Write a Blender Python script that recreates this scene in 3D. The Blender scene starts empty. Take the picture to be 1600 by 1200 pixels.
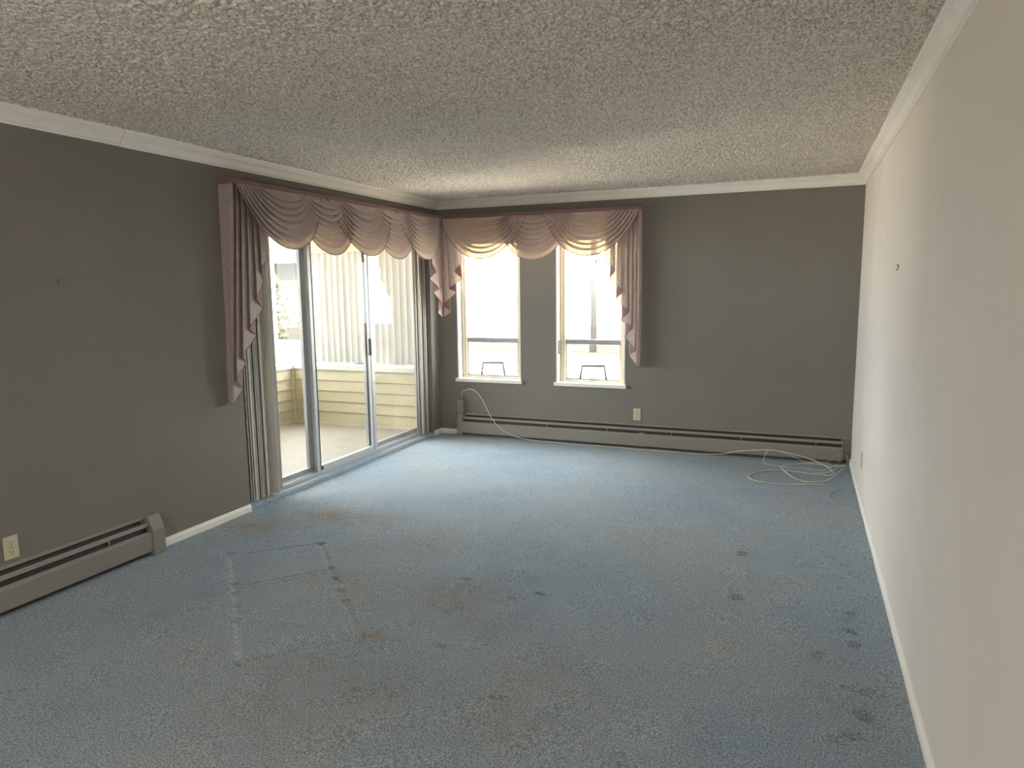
import bpy, bmesh, math, random
import numpy as np
from mathutils import Vector

# ------------------------------------------------------------------ camera
SC = bpy.context.scene
COL = SC.collection
W, D, H = 3.994, 6.563, 2.44          # room: width, far wall, ceiling
F_PX, YAW, PITCH, ROLL = 1091.0, 0.39268, 0.13779, -0.01154
cam_d = bpy.data.cameras.new('camera'); cam = bpy.data.objects.new('camera', cam_d); COL.objects.link(cam)
cam_d.sensor_fit = 'HORIZONTAL'; cam_d.sensor_width = 36.0; cam_d.lens = F_PX / 1600 * 36.0
cam_d.clip_start = 0.05; cam_d.clip_end = 300
cy_, sy_, cp_, sp_ = math.cos(YAW), math.sin(YAW), math.cos(PITCH), math.sin(PITCH)
fw = Vector((-sy_ * cp_, cy_ * cp_, -sp_)); r0 = Vector((cy_, sy_, 0)); u0 = r0.cross(fw)
rt = r0 * math.cos(ROLL) + u0 * math.sin(ROLL); up = -r0 * math.sin(ROLL) + u0 * math.cos(ROLL)
from mathutils import Matrix
M = Matrix((rt, up, -fw)).transposed().to_4x4(); M.translation = Vector((3.549, 0.0, 1.55))
cam.matrix_world = M
SC.camera = cam

# ------------------------------------------------------------------ sky, sun, exposure
SKY = 12.0
wd = bpy.data.worlds.new('sky'); SC.world = wd; wd.use_nodes = True
bg = wd.node_tree.nodes['Background']
bg.inputs['Color'].default_value = (0.93, 0.97, 1.0, 1); bg.inputs['Strength'].default_value = SKY
sun_d = bpy.data.lights.new('sun', 'SUN'); sun = bpy.data.objects.new('sun', sun_d); COL.objects.link(sun)
sun_d.energy = 60.0; sun_d.angle = 0.02; sun_d.color = (1, 0.95, 0.86)
sun.rotation_euler = Vector((-0.35, 0.62, -0.8)).to_track_quat('-Z', 'Y').to_euler()
def sky_portal(loc, rot, sx, sy):        # sampling portal: guides sky light in through an opening, gives no light itself
    l = bpy.data.lights.new('sky_portal', 'AREA'); l.shape = 'RECTANGLE'; l.size = sx; l.size_y = sy; l.cycles.is_portal = True
    o = bpy.data.objects.new('sky_portal', l); COL.objects.link(o); o.location = loc; o.rotation_euler = rot
sky_portal((-0.16, 5.05, 1.04), (math.pi / 2, 0, -math.pi / 2), 2.62, 1.95)
sky_portal((0.572, 6.70, 1.32), (-math.pi / 2, 0, 0), 0.70, 1.46)
sky_portal((1.658, 6.70, 1.32), (-math.pi / 2, 0, 0), 0.70, 1.46)
vs = SC.view_settings
vs.view_transform = 'Standard'; vs.look = 'None'; vs.gamma = 1.0; vs.use_curve_mapping = False
vs.exposure = 0.78
SC.cycles.use_denoising = True
SC.cycles.use_guiding = True
SC.cycles.max_bounces = 14; SC.cycles.diffuse_bounces = 8; SC.cycles.transparent_max_bounces = 24
SC.cycles.glossy_bounces = 4; SC.cycles.transmission_bounces = 8
SC.cycles.sample_clamp_indirect = 12.0

# ------------------------------------------------------------------ materials
def new_mat(name):
    m = bpy.data.materials.new(name); m.use_nodes = True
    nt = m.node_tree; nt.nodes.clear()
    out = nt.nodes.new('ShaderNodeOutputMaterial')
    return m, nt, out
def node(nt, t, **kw):
    n = nt.nodes.new(t)
    for k, v in kw.items(): setattr(n, k, v)
    return n
def coords(nt):
    g = node(nt, 'ShaderNodeNewGeometry'); return g.outputs['Position']
def noise(nt, vec, scale, detail=3, rough=0.5):
    n = node(nt, 'ShaderNodeTexNoise'); n.inputs['Scale'].default_value = scale
    n.inputs['Detail'].default_value = detail; n.inputs['Roughness'].default_value = rough
    nt.links.new(vec, n.inputs['Vector']); return n.outputs['Fac']
def ramp(nt, fac, stops):
    r = node(nt, 'ShaderNodeValToRGB'); e = r.color_ramp.elements
    while len(e) < len(stops): e.new(0.5)
    for el, (p, c) in zip(e, stops): el.position = p; el.color = (*c, 1) if len(c) == 3 else c
    nt.links.new(fac, r.inputs['Fac']); return r.outputs['Color']
def mix(nt, fac, a, b, blend='MIX'):
    m = node(nt, 'ShaderNodeMix', data_type='RGBA', blend_type=blend)
    for sock, v in ((m.inputs[0], fac), (m.inputs[6], a), (m.inputs[7], b)):
        if isinstance(v, (int, float)): sock.default_value = v
        elif isinstance(v, tuple): sock.default_value = (*v, 1)
        else: nt.links.new(v, sock)
    return m.outputs[2]
def bump(nt, height, strength, dist):
    b = node(nt, 'ShaderNodeBump'); b.inputs['Strength'].default_value = strength
    b.inputs['Distance'].default_value = dist; nt.links.new(height, b.inputs['Height']); return b.outputs['Normal']
def principled(nt, out, color, rough=0.6, metal=0.0, spec=0.4, normal=None):
    p = node(nt, 'ShaderNodeBsdfPrincipled')
    if isinstance(color, tuple): p.inputs['Base Color'].default_value = (*color, 1)
    else: nt.links.new(color, p.inputs['Base Color'])
    p.inputs['Roughness'].default_value = rough; p.inputs['Metallic'].default_value = metal
    p.inputs['Specular IOR Level'].default_value = spec
    if normal is not None: nt.links.new(normal, p.inputs['Normal'])
    nt.links.new(p.outputs[0], out.inputs['Surface']); return p
def plain(name, c, rough=0.6, metal=0.0, spec=0.4, var=0.06, scale=6.0, bscale=0, bdist=0.001, bstr=0.3):
    m, nt, out = new_mat(name); pos = coords(nt)
    f = noise(nt, pos, scale, 3)
    a = tuple(x * (1 - var) for x in c); b = tuple(min(1, x * (1 + var)) for x in c)
    col = ramp(nt, f, [(0.3, a), (0.7, b)])
    nrm = bump(nt, noise(nt, pos, bscale, 2), bstr, bdist) if bscale else None
    principled(nt, out, col, rough, metal, spec, nrm); return m

WALL = plain('wall_paint', (0.222, 0.207, 0.187), 0.75, spec=0.25, var=0.03, scale=2.5, bscale=220, bdist=0.0006, bstr=0.25)
WALL_R = plain('wall_paint_doorlit', (0.755, 0.71, 0.66), 0.75, spec=0.25, var=0.03, scale=2.0, bscale=220, bdist=0.0006, bstr=0.25)  # wall paint lightened so the colour carries light from the door
TRIM = plain('white_trim', (0.90, 0.87, 0.82), 0.45, spec=0.4, var=0.03)
HEAT = plain('heater_enamel', (0.265, 0.250, 0.228), 0.5, spec=0.4, var=0.03)
FIN = plain('heater_fin_dark', (0.04, 0.04, 0.04), 0.6, metal=0.4)
ALU = plain('brushed_aluminium', (0.56, 0.57, 0.59), 0.42, metal=0.35, var=0.04, scale=20)
ALU_M = plain('grey_aluminium', (0.36, 0.37, 0.385), 0.45, metal=0.3, var=0.04, scale=20)
ALU_D = plain('dark_aluminium', (0.22, 0.23, 0.24), 0.5, metal=0.3)
RUBBER = plain('dark_plastic', (0.06, 0.06, 0.06), 0.5)
SASH = plain('cream_sash', (0.70, 0.64, 0.50), 0.5, var=0.03)
POLE = plain('pole_grey', (0.010, 0.010, 0.011), 0.6)
WIRE = plain('dark_wire', (0.11, 0.11, 0.115), 0.7, spec=0.1)
STEEL = plain('grey_steel', (0.20, 0.20, 0.215), 0.5, metal=0.4)
IVORY = plain('ivory_plastic', (0.62, 0.57, 0.42), 0.4, var=0.03)
SLOT = plain('slot_dark', (0.05, 0.04, 0.035), 0.6)
CABLE = plain('white_cable', (0.72, 0.68, 0.56), 0.45, var=0.05)
CABLE_G = plain('grey_cable', (0.42, 0.43, 0.42), 0.5, var=0.05)
SIDING = plain('cream_siding', (0.42, 0.38, 0.265), 0.6, var=0.04, scale=4)
CREAM = plain('cream_board', (0.50, 0.455, 0.34), 0.6, var=0.03)
CAPM = plain('cap_board', (0.46, 0.46, 0.43), 0.6, var=0.03)
SOFFIT = plain('soffit_white', (0.62, 0.60, 0.55), 0.7)
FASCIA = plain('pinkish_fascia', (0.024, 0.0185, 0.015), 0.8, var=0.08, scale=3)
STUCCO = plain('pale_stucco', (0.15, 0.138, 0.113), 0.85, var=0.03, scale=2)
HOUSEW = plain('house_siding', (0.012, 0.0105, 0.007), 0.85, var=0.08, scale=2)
ROOFM = plain('grey_roof', (0.035, 0.036, 0.04), 0.8, var=0.1, scale=3)
BLUEROOF = plain('blue_grey_metal', (0.018, 0.022, 0.027), 0.6, var=0.1)
GRASS = plain('ground_mix', (0.66, 0.575, 0.47), 0.9, var=0.2, scale=0.4)
LEAF = plain('leaf_green', (0.020, 0.024, 0.004), 0.7, var=0.4, scale=2.5)
BARK = plain('bark', (0.14, 0.10, 0.07), 0.9)
BOARD = plain('valance_board', (0.16, 0.13, 0.115), 0.8)

def balcony_floor_mat():
    m, nt, out = new_mat('balcony_vinyl'); p = coords(nt)
    f = noise(nt, p, 9, 4); g = noise(nt, p, 160, 2)
    c = ramp(nt, f, [(0.3, (0.235, 0.21, 0.178)), (0.7, (0.28, 0.25, 0.212))])
    c = mix(nt, 0.25, c, ramp(nt, g, [(0.4, (0.20, 0.18, 0.15)), (0.6, (0.37, 0.335, 0.285))]))
    principled(nt, out, c, 0.6, spec=0.3); return m
BALC = balcony_floor_mat()

def ceiling_mat():
    m, nt, out = new_mat('popcorn_ceiling'); p = coords(nt)
    nrm = bump(nt, noise(nt, p, 330, 2, 0.6), 0.6, 0.0025)
    f = noise(nt, p, 1.4, 3)
    c = ramp(nt, f, [(0.3, (0.90, 0.82, 0.735)), (0.7, (0.93, 0.86, 0.775))])
    sp = noise(nt, p, 95, 2, 0.7)               # speckle paints light and shade of the popcorn lumps into the colour
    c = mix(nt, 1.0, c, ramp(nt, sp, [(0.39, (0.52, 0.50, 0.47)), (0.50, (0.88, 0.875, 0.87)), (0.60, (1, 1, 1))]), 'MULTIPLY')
    pr = principled(nt, out, c, 0.95, spec=0.05, normal=nrm); return m
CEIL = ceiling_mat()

def carpet_mat(name, stain=True):
    m, nt, out = new_mat(name); p = coords(nt)
    big = noise(nt, p, 1.1, 4, 0.55); mid = noise(nt, p, 6.5, 4, 0.6)
    fine = noise(nt, p, 150, 3, 0.65); fib = noise(nt, p, 420, 2, 0.5)
    c = ramp(nt, big, [(0.30, (0.222, 0.306, 0.394)), (0.50, (0.268, 0.343, 0.412)), (0.68, (0.306, 0.352, 0.372))])
    c = mix(nt, ramp(nt, mid, [(0.35, (0, 0, 0)), (0.75, (0.30, 0.30, 0.30))]), c, (0.36, 0.44, 0.48))
    if stain:
        at = node(nt, 'ShaderNodeAttribute', attribute_name='stain')
        n2 = noise(nt, p, 11, 5, 0.65)
        mm = node(nt, 'ShaderNodeMath', operation='MULTIPLY'); nt.links.new(at.outputs['Fac'], mm.inputs[0])
        nt.links.new(ramp(nt, n2, [(0.30, (0.1,) * 3), (0.62, (1,) * 3)]), mm.inputs[1])
        c = mix(nt, mm.outputs[0], c, (0.255, 0.215, 0.155))
    if stain:
        a2 = node(nt, 'ShaderNodeAttribute', attribute_name='pressed'); c = mix(nt, a2.outputs['Fac'], c, (0.40, 0.47, 0.50))
    c = mix(nt, 1.0, c, ramp(nt, fine, [(0.36, (0.42,) * 3), (0.5, (0.98,) * 3), (0.64, (1.6,) * 3)]), 'MULTIPLY')
    h = node(nt, 'ShaderNodeMath', operation='ADD'); nt.links.new(fine, h.inputs[0]); nt.links.new(fib, h.inputs[1])
    nrm = bump(nt, h.outputs[0], 0.7, 0.006)
    pr = principled(nt, out, c, 1.0, spec=0.05, normal=nrm)
    pr.inputs['Sheen Weight'].default_value = 0.25; pr.inputs['Sheen Roughness'].default_value = 0.5
    return m
CARPET = carpet_mat('blue_carpet')
CARPET_S = carpet_mat('blue_carpet_step', False)

def cloth_mat(name, c1, c2, trans, tcol, weave=None):
    m, nt, out = new_mat(name); p = coords(nt)
    f = noise(nt, p, 210, 3, 0.7); g = noise(nt, p, 30, 3, 0.6)
    c = ramp(nt, f, [(0.36, c1), (0.62, c2)])
    c = mix(nt, 0.35, c, ramp(nt, g, [(0.35, c1), (0.65, c2)]))
    nrm = bump(nt, f, 0.25, 0.001)
    d = node(nt, 'ShaderNodeBsdfPrincipled'); nt.links.new(c, d.inputs['Base Color'])
    d.inputs['Roughness'].default_value = 0.75; d.inputs['Specular IOR Level'].default_value = 0.2
    d.inputs['Sheen Weight'].default_value = 0.3
    nt.links.new(nrm, d.inputs['Normal'])
    t = node(nt, 'ShaderNodeBsdfTranslucent'); t.inputs['Color'].default_value = (*tcol, 1)
    mx = node(nt, 'ShaderNodeMixShader'); mx.inputs[0].default_value = trans
    nt.links.new(d.outputs[0], mx.inputs[1]); nt.links.new(t.outputs[0], mx.inputs[2])
    sh = mx.outputs[0]
    if weave:                                   # open weave lets a little tinted light straight through
        tr = node(nt, 'ShaderNodeBsdfTransparent'); tr.inputs['Color'].default_value = (*weave[1], 1)
        m2 = node(nt, 'ShaderNodeMixShader'); m2.inputs[0].default_value = weave[0]
        nt.links.new(sh, m2.inputs[1]); nt.links.new(tr.outputs[0], m2.inputs[2]); sh = m2.outputs[0]
    nt.links.new(sh, out.inputs['Surface']); return m
MAUVE = cloth_mat('mauve_brocade', (0.35, 0.285, 0.28), (0.58, 0.49, 0.475), 0.09, (0.90, 0.68, 0.46), (0.055, (1.0, 0.72, 0.36)))
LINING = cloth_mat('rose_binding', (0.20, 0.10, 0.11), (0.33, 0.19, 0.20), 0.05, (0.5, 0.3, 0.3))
HEMM = cloth_mat('hem_mauve_shade', (0.19, 0.14, 0.14), (0.28, 0.21, 0.21), 0.02, (0.5, 0.3, 0.3))  # hem darkened, its colour stands for the shadow line at swag edges
VANE = cloth_mat('ivory_vane', (0.40, 0.375, 0.335), (0.46, 0.43, 0.385), 0.03, (0.9, 0.86, 0.76))
VANE_W = cloth_mat('white_vane', (0.47, 0.47, 0.45), (0.52, 0.52, 0.50), 0.06, (0.95, 0.95, 0.9))

def glass_mat():
    m, nt, out = new_mat('window_glass')
    t = node(nt, 'ShaderNodeBsdfTransparent'); t.inputs['Color'].default_value = (0.95, 0.965, 0.955, 1)
    g = node(nt, 'ShaderNodeBsdfGlossy'); g.inputs['Roughness'].default_value = 0.0
    lw = node(nt, 'ShaderNodeLayerWeight'); lw.inputs['Blend'].default_value = 0.5
    pw = node(nt, 'ShaderNodeMath', operation='POWER'); nt.links.new(lw.outputs['Facing'], pw.inputs[0]); pw.inputs[1].default_value = 5.0
    ma = node(nt, 'ShaderNodeMath', operation='MULTIPLY_ADD'); nt.links.new(pw.outputs[0], ma.inputs[0]); ma.inputs[1].default_value = 0.9; ma.inputs[2].default_value = 0.012
    mx = node(nt, 'ShaderNodeMixShader'); nt.links.new(ma.outputs[0], mx.inputs[0])
    nt.links.new(t.outputs[0], mx.inputs[1]); nt.links.new(g.outputs[0], mx.inputs[2])
    nt.links.new(mx.outputs[0], out.inputs['Surface']); return m
GLASS = glass_mat()

# ------------------------------------------------------------------ helpers
OFF = {}
def props(o, label=None, cat=None, group=None, kind=None):
    if label: o['label'] = label
    if cat: o['category'] = cat
    if group: o['group'] = group
    if kind: o['kind'] = kind
    return o
def thing(name, loc, label, cat, group=None, kind=None):
    o = bpy.data.objects.new(name, None); o.empty_display_size = 0.1; COL.objects.link(o)
    o.location = loc; OFF[o.name] = Vector(loc)
    return props(o, label, cat, group, kind)
class MB:
    def __init__(s): s.v = []; s.f = []
    def add(s, vs_, fs):
        n = len(s.v); s.v += [tuple(p) for p in vs_]; s.f += [tuple(i + n for i in f) for f in fs]; return s
    def box(s, x0, x1, y0, y1, z0, z1, bev=0.0):
        x0, x1 = sorted((x0, x1)); y0, y1 = sorted((y0, y1)); z0, z1 = sorted((z0, z1))
        if bev > 0:
            bm = bmesh.new(); bmesh.ops.create_cube(bm, size=1)
            for v in bm.verts:
                v.co = Vector(((x0 + x1) / 2 + v.co.x * (x1 - x0), (y0 + y1) / 2 + v.co.y * (y1 - y0), (z0 + z1) / 2 + v.co.z * (z1 - z0)))
            bmesh.ops.bevel(bm, geom=list(bm.edges), offset=bev, segments=2, profile=0.5, affect='EDGES')
            bm.verts.index_update()
            s.add([v.co[:] for v in bm.verts], [[v.index for v in f.verts] for f in bm.faces]); bm.free(); return s
        return s.add([(x0, y0, z0), (x1, y0, z0), (x1, y1, z0), (x0, y1, z0), (x0, y0, z1), (x1, y0, z1), (x1, y1, z1), (x0, y1, z1)],
              [(0, 3, 2, 1), (4, 5, 6, 7), (0, 1, 5, 4), (1, 2, 6, 5), (2, 3, 7, 6), (3, 0, 4, 7)])
    def prism(s, poly, axis, a0, a1, f0=None, f1=None):
        """closed polygon of (p, q) swept from a0 to a1; axis 'x' maps (p,q)->(a, p, q), 'y' -> (p, a, q). f0/f1 give mitred ends."""
        n = len(poly)
        def P(p, q, a): return (a, p, q) if axis == 'x' else (p, a, q)
        vs_ = [P(p, q, f0(p, q) if f0 else a0) for p, q in poly] + [P(p, q, f1(p, q) if f1 else a1) for p, q in poly]
        fs = [(i, (i + 1) % n, n + (i + 1) % n, n + i) for i in range(n)] + [tuple(range(n))[::-1], tuple(range(n, 2 * n))]
        return s.add(vs_, fs)
    def tube(s, pts, r, n=8, cap=True):
        pts = [Vector(p) for p in pts]; rings = []; up0 = None
        for i, p in enumerate(pts):
            t = (pts[min(i + 1, len(pts) - 1)] - pts[max(i - 1, 0)]).normalized()
            if up0 is None: up0 = Vector((0, 0, 1)) if abs(t.z) < 0.9 else Vector((1, 0, 0))
            a = t.cross(up0).normalized(); b = a.cross(t).normalized(); up0 = b
            rr = r[i] if isinstance(r, (list, tuple)) else r
            rings.append([p + (a * math.cos(2 * math.pi * k / n) + b * math.sin(2 * math.pi * k / n)) * rr for k in range(n)])
        vs_ = [q for rg in rings for q in rg]; fs = []
        for i in range(len(pts) - 1):
            for k in range(n):
                fs.append((i * n + k, i * n + (k + 1) % n, (i + 1) * n + (k + 1) % n, (i + 1) * n + k))
        if cap: fs += [tuple(range(n))[::-1], tuple(range((len(pts) - 1) * n, len(pts) * n))]
        return s.add(vs_, fs)
    def grid(s, rows):
        m, n = len(rows), len(rows[0])
        return s.add([p for r in rows for p in r], [(i * n + j, i * n + j + 1, (i + 1) * n + j + 1, (i + 1) * n + j) for i in range(m - 1) for j in range(n - 1)])
    def build(s, name, mat, parent=None, smooth=False, fixn=True):
        off = Vector((0, 0, 0)); q = parent
        while q is not None:
            off += OFF.get(q.name, Vector((0, 0, 0))); q = q.parent
        me = bpy.data.meshes.new(name)
        me.from_pydata([tuple(Vector(p) - off) for p in s.v], [], s.f)
        if fixn:
            bm = bmesh.new(); bm.from_mesh(me); bmesh.ops.recalc_face_normals(bm, faces=bm.faces); bm.to_mesh(me); bm.free()
        for p in me.polygons: p.use_smooth = smooth
        me.materials.append(mat)
        o = bpy.data.objects.new(name, me); COL.objects.link(o)
        if parent is not None: o.parent = parent
        return o
def struct(name, mb, mat, label, cat, smooth=False, parent=None):
    return props(mb.build(name, mat, parent, smooth), label, cat, kind='structure')
def catmull(pts, sub=8):
    pts = [Vector(p) for p in pts]; out = []
    for i in range(len(pts) - 1):
        p0 = pts[max(i - 1, 0)]; p1 = pts[i]; p2 = pts[i + 1]; p3 = pts[min(i + 2, len(pts) - 1)]
        for k in range(sub):
            t = k / sub
            out.append(0.5 * ((2 * p1) + (p2 - p0) * t + (2 * p0 - 5 * p1 + 4 * p2 - p3) * t * t + (3 * p1 - p0 - 3 * p2 + p3) * t ** 3))
    out.append(pts[-1]); return out
def dup(root, loc):
    r = root.copy(); COL.objects.link(r); r.location = loc
    for ch in list(root.children):
        c = ch.copy(); COL.objects.link(c); c.parent = r
        for g in ch.children:
            d = g.copy(); COL.objects.link(d); d.parent = c
    return r

# ------------------------------------------------------------------ floor (carpet with dents and stains)
Y_REAR = -2.2
OY0, OY1, OZ = 3.705, 6.392, 2.04       # sliding door opening in the left wall
dents = [  # x, y, half-size x, half-size y, depth
 (.477, 3.021, .024, .024, .010), (.805, 2.702, .024, .018, .010), (.888, 2.616, .024, .018, .009), (1.008, 2.504, .026, .018, .010), (1.12, 2.389, .026, .018, .010),
 (1.419, 2.099, .026, .022, .010), (.87, 3.358, .026, .022, .012), (1.16, 3.066, .026, .018, .011), (1.262, 2.965, .024, .018, .010), (1.385, 2.847, .026, .018, .011),
 (1.492, 2.744, .024, .018, .009), (1.785, 2.456, .028, .026, .011), (3.29, 4.08, .03, .012, .010), (3.29, 4.12, .03, .012, .010), (3.311, 3.47, .034, .012, .010), (3.311, 3.51, .034, .012, .010),
 (3.832, 3.504, .025, .02, .009), (3.818, 3.305, .03, .022, .012), (3.832, 3.172, .03, .024, .008), (3.683, 3.035, .03, .028, .012), (3.815, 2.804, .055, .016, .010),
 (3.825, 2.634, .034, .026, .013), (3.779, 2.5, .03, .022, .012), (3.719, 2.454, .024, .018, .009), (3.755, 4.221, .03, .014, .007), (3.823, 4.118, .022, .014, .007),
 (3.789, 3.93, .03, .012, .006), (3.798, 3.779, .035, .012, .008), (1.947, 3.191, .03, .02, .007), (2.381, 3.172, .03, .016, .008), (2.263, 3.071, .025, .015, .006),
 (2.157, 2.522, .03, .02, .008), (3.68, 5.297, .04, .02, .008), (3.343, 5.373, .03, .02, .007), (2.02, 2.10, .03, .02, .007), (2.55, 2.25, .04, .02, .008)]
grooves = [((.477, 3.02), (1.419, 2.099), .020, .004), ((.503, 3.02), (.873, 3.358), .010, .006), ((.855, 2.678), (1.174, 3.043), .010, .006), ((.87, 2.64), (1.19, 2.98), .012, .005),
 ((1.108, 2.476), (1.475, 2.745), .010, .004), ((1.42, 2.105), (1.53, 2.185), .014, .008), ((1.53, 2.185), (1.784, 2.437), .010, .004),
 ((.87, 3.358), (1.785, 2.456), .012, .006), ((.455, 3.0), (1.395, 2.085), .006, .004)]
stains = [  # x, y, rx, ry, amount
 (.253, 3.449, .22, .13, .85), (.632, 3.799, .26, .14, .75), (.45, 3.60, .20, .16, .45), (.85, 3.85, .24, .15, .45), (.979, 3.899, .25, .16, .25), (1.464, 3.571, .22, .22, .32),
 (2.007, 2.973, .28, .22, .48), (.775, 2.539, .05, .05, .75), (.72, 2.30, .04, .04, .45), (2.242, 2.808, .20, .15, .35), (1.818, 2.50, .07, .05, .75), (1.72, 2.15, .20, .16, .40),
 (2.0, 2.1, .35, .25, .32), (1.814, 1.867, .30, .2, .36), (2.65, 2.45, .30, .25, .30), (3.78, 2.75, .2, .3, .15), (2.60, 2.15, .25, .18, .34), (2.2, 3.10, .12, .10, .35), (1.2, 3.45, .25, .2, .25), (1.55, 3.0, .25, .25, .18)]
xs = np.linspace(-0.02, W + .02, 402); ys = np.concatenate([[Y_REAR - .1, 0.0, 0.8], np.linspace(1.3, 4.5, 400), np.linspace(4.52, D + .02, 120)])
X, Y = np.meshgrid(xs, ys); Z = np.zeros_like(X); S = np.zeros_like(X); PR = np.zeros_like(X)
for x, y, a, b, d in dents:
    q = ((X - x) / a) ** 2 + ((Y - y) / b) ** 2
    Z -= 1.0 * d * np.exp(-(q ** 2) * 0.8); Z += d * 0.22 * np.exp(-((np.sqrt(q) - 1.5) ** 2) * 6)
for (x0, y0), (x1, y1), w_, d in grooves:
    dx, dy = x1 - x0, y1 - y0; L2 = dx * dx + dy * dy
    t = np.clip(((X - x0) * dx + (Y - y0) * dy) / L2, 0, 1)
    q = ((X - x0 - t * dx) ** 2 + (Y - y0 - t * dy) ** 2) / w_ ** 2
    Z -= .8 * d * np.exp(-q * q); PR = np.maximum(PR, np.exp(-q) * (0.75 if w_ > .011 and d < .0041 else .12))
for x, y, a, b, k in stains:
    q = ((X - x) / a) ** 2 + ((Y - y) / b) ** 2; S = np.maximum(S, min(1, 1.45 * k) * np.exp(-q * 1.0))
rng = np.random.RandomState(3)
for _ in range(9):     # gentle pile undulation
    ax, ay, ph = rng.uniform(4, 16), rng.uniform(4, 16), rng.uniform(0, 6)
    Z += 0.0007 * np.sin(ax * X + ay * Y * rng.choice([-1, 1]) + ph)
ny, nx = X.shape
fm = bpy.data.meshes.new('floor'); ids = np.arange(nx * ny).reshape(ny, nx)
q4 = np.stack([ids[:-1, :-1], ids[:-1, 1:], ids[1:, 1:], ids[1:, :-1]], -1).reshape(-1, 4)
fm.vertices.add(nx * ny); fm.vertices.foreach_set('co', np.stack([X, Y, Z], -1).astype(np.float32).ravel())
fm.loops.add(q4.size); fm.loops.foreach_set('vertex_index', q4.astype(np.int32).ravel())
fm.polygons.add(len(q4)); fm.polygons.foreach_set('loop_start', np.arange(0, q4.size, 4, dtype=np.int32))
fm.update(calc_edges=True); fm.validate()
fm.polygons.foreach_set('use_smooth', np.ones(len(q4), dtype=bool))
fm.attributes.new('stain', 'FLOAT', 'POINT').data.foreach_set('value', S.astype(np.float32).ravel())
fm.attributes.new('pressed', 'FLOAT', 'POINT').data.foreach_set('value', PR.astype(np.float32).ravel())
fm.materials.append(CARPET)
fl = bpy.data.objects.new('floor', fm); COL.objects.link(fl)
props(fl, 'worn blue carpet floor with brown stains and furniture dents', 'floor', kind='structure')

# ------------------------------------------------------------------ walls, ceiling
TH = 0.20
WX = [(0.215, 0.930), (1.310, 2.007)]; WZ0, WZ1 = 0.585, 2.06
mb = MB().box(-TH, 0, Y_REAR, OY0, -.05, H + .1).box(-TH, 0, OY1, D + TH, -.05, H + .1).box(-TH, 0, OY0, OY1, OZ, H + .1)
struct('wall_left', mb, WALL, 'dark taupe left wall around the sliding glass door', 'wall')
mb = MB().box(0, WX[0][0], D, D + TH, -.05, H + .1).box(WX[0][1], WX[1][0], D, D + TH, -.05, H + .1).box(WX[1][1], W + TH, D, D + TH, -.05, H + .1)
for a, b in WX: mb.box(a, b, D, D + TH, -.05, WZ0).box(a, b, D, D + TH, WZ1, H + .1)
struct('wall_back', mb, WALL, 'dark taupe far wall with two narrow windows', 'wall')
struct('wall_right', MB().box(W, W + TH, Y_REAR, D, -.05, H + .1), WALL_R, 'long wall on the right side, coloured lighter for the door light', 'wall')
struct('wall_rear', MB().box(-TH, W + TH, Y_REAR - TH, Y_REAR, -.05, H + .1), WALL, 'taupe wall behind the camera', 'wall')
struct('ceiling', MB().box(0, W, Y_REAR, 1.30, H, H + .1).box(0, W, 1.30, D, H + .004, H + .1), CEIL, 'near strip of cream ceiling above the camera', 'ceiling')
gx = np.linspace(0.0, W, 950); gy = np.concatenate([np.arange(1.30, 3.4, .0048), np.arange(3.4, D - .012, .0075), [D - .01, D]])
rs = np.random.RandomState(11); hh = rs.normal(size=(len(gy), len(gx)))
def sm(a):
    b = np.pad(a, 1, mode='edge'); b = b[:-2] * .25 + b[1:-1] * .5 + b[2:] * .25; return b[:, :-2] * .25 + b[:, 1:-1] * .5 + b[:, 2:] * .25
h1 = sm(hh); h2 = sm(sm(sm(rs.normal(size=hh.shape)))); hh = h1 / h1.std() * .95 + h2 / h2.std() * .25
GX, GY = np.meshgrid(gx, gy)
amp = .0090 * (1 + .25 * np.sin(2.1 * GX + 3 * np.sin(1.3 * GY)) + .12 * np.sin(5.3 * GY + 2 * GX))
GZc = H + .003 - amp * (1 / (1 + np.exp(-2.2 * (hh + .25)))) * (1 + .12 * hh); GZc[0] = H - .001; GZc[-2:] = H - .002
cm = bpy.data.meshes.new('ceiling'); nyc, nxc = GX.shape; idc = np.arange(nxc * nyc).reshape(nyc, nxc)
qc = np.stack([idc[:-1, :-1], idc[1:, :-1], idc[1:, 1:], idc[:-1, 1:]], -1).reshape(-1, 4)
cm.vertices.add(nxc * nyc); cm.vertices.foreach_set('co', np.stack([GX, GY, GZc], -1).astype(np.float32).ravel())
cm.loops.add(qc.size); cm.loops.foreach_set('vertex_index', qc.astype(np.int32).ravel())
cm.polygons.add(len(qc)); cm.polygons.foreach_set('loop_start', np.arange(0, qc.size, 4, dtype=np.int32))
cm.update(calc_edges=True); cm.validate()
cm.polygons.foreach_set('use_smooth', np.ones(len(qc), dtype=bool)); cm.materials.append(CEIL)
co_ = bpy.data.objects.new('ceiling', cm); COL.objects.link(co_); props(co_, 'cream popcorn textured ceiling over the room', 'ceiling', kind='structure')

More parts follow.
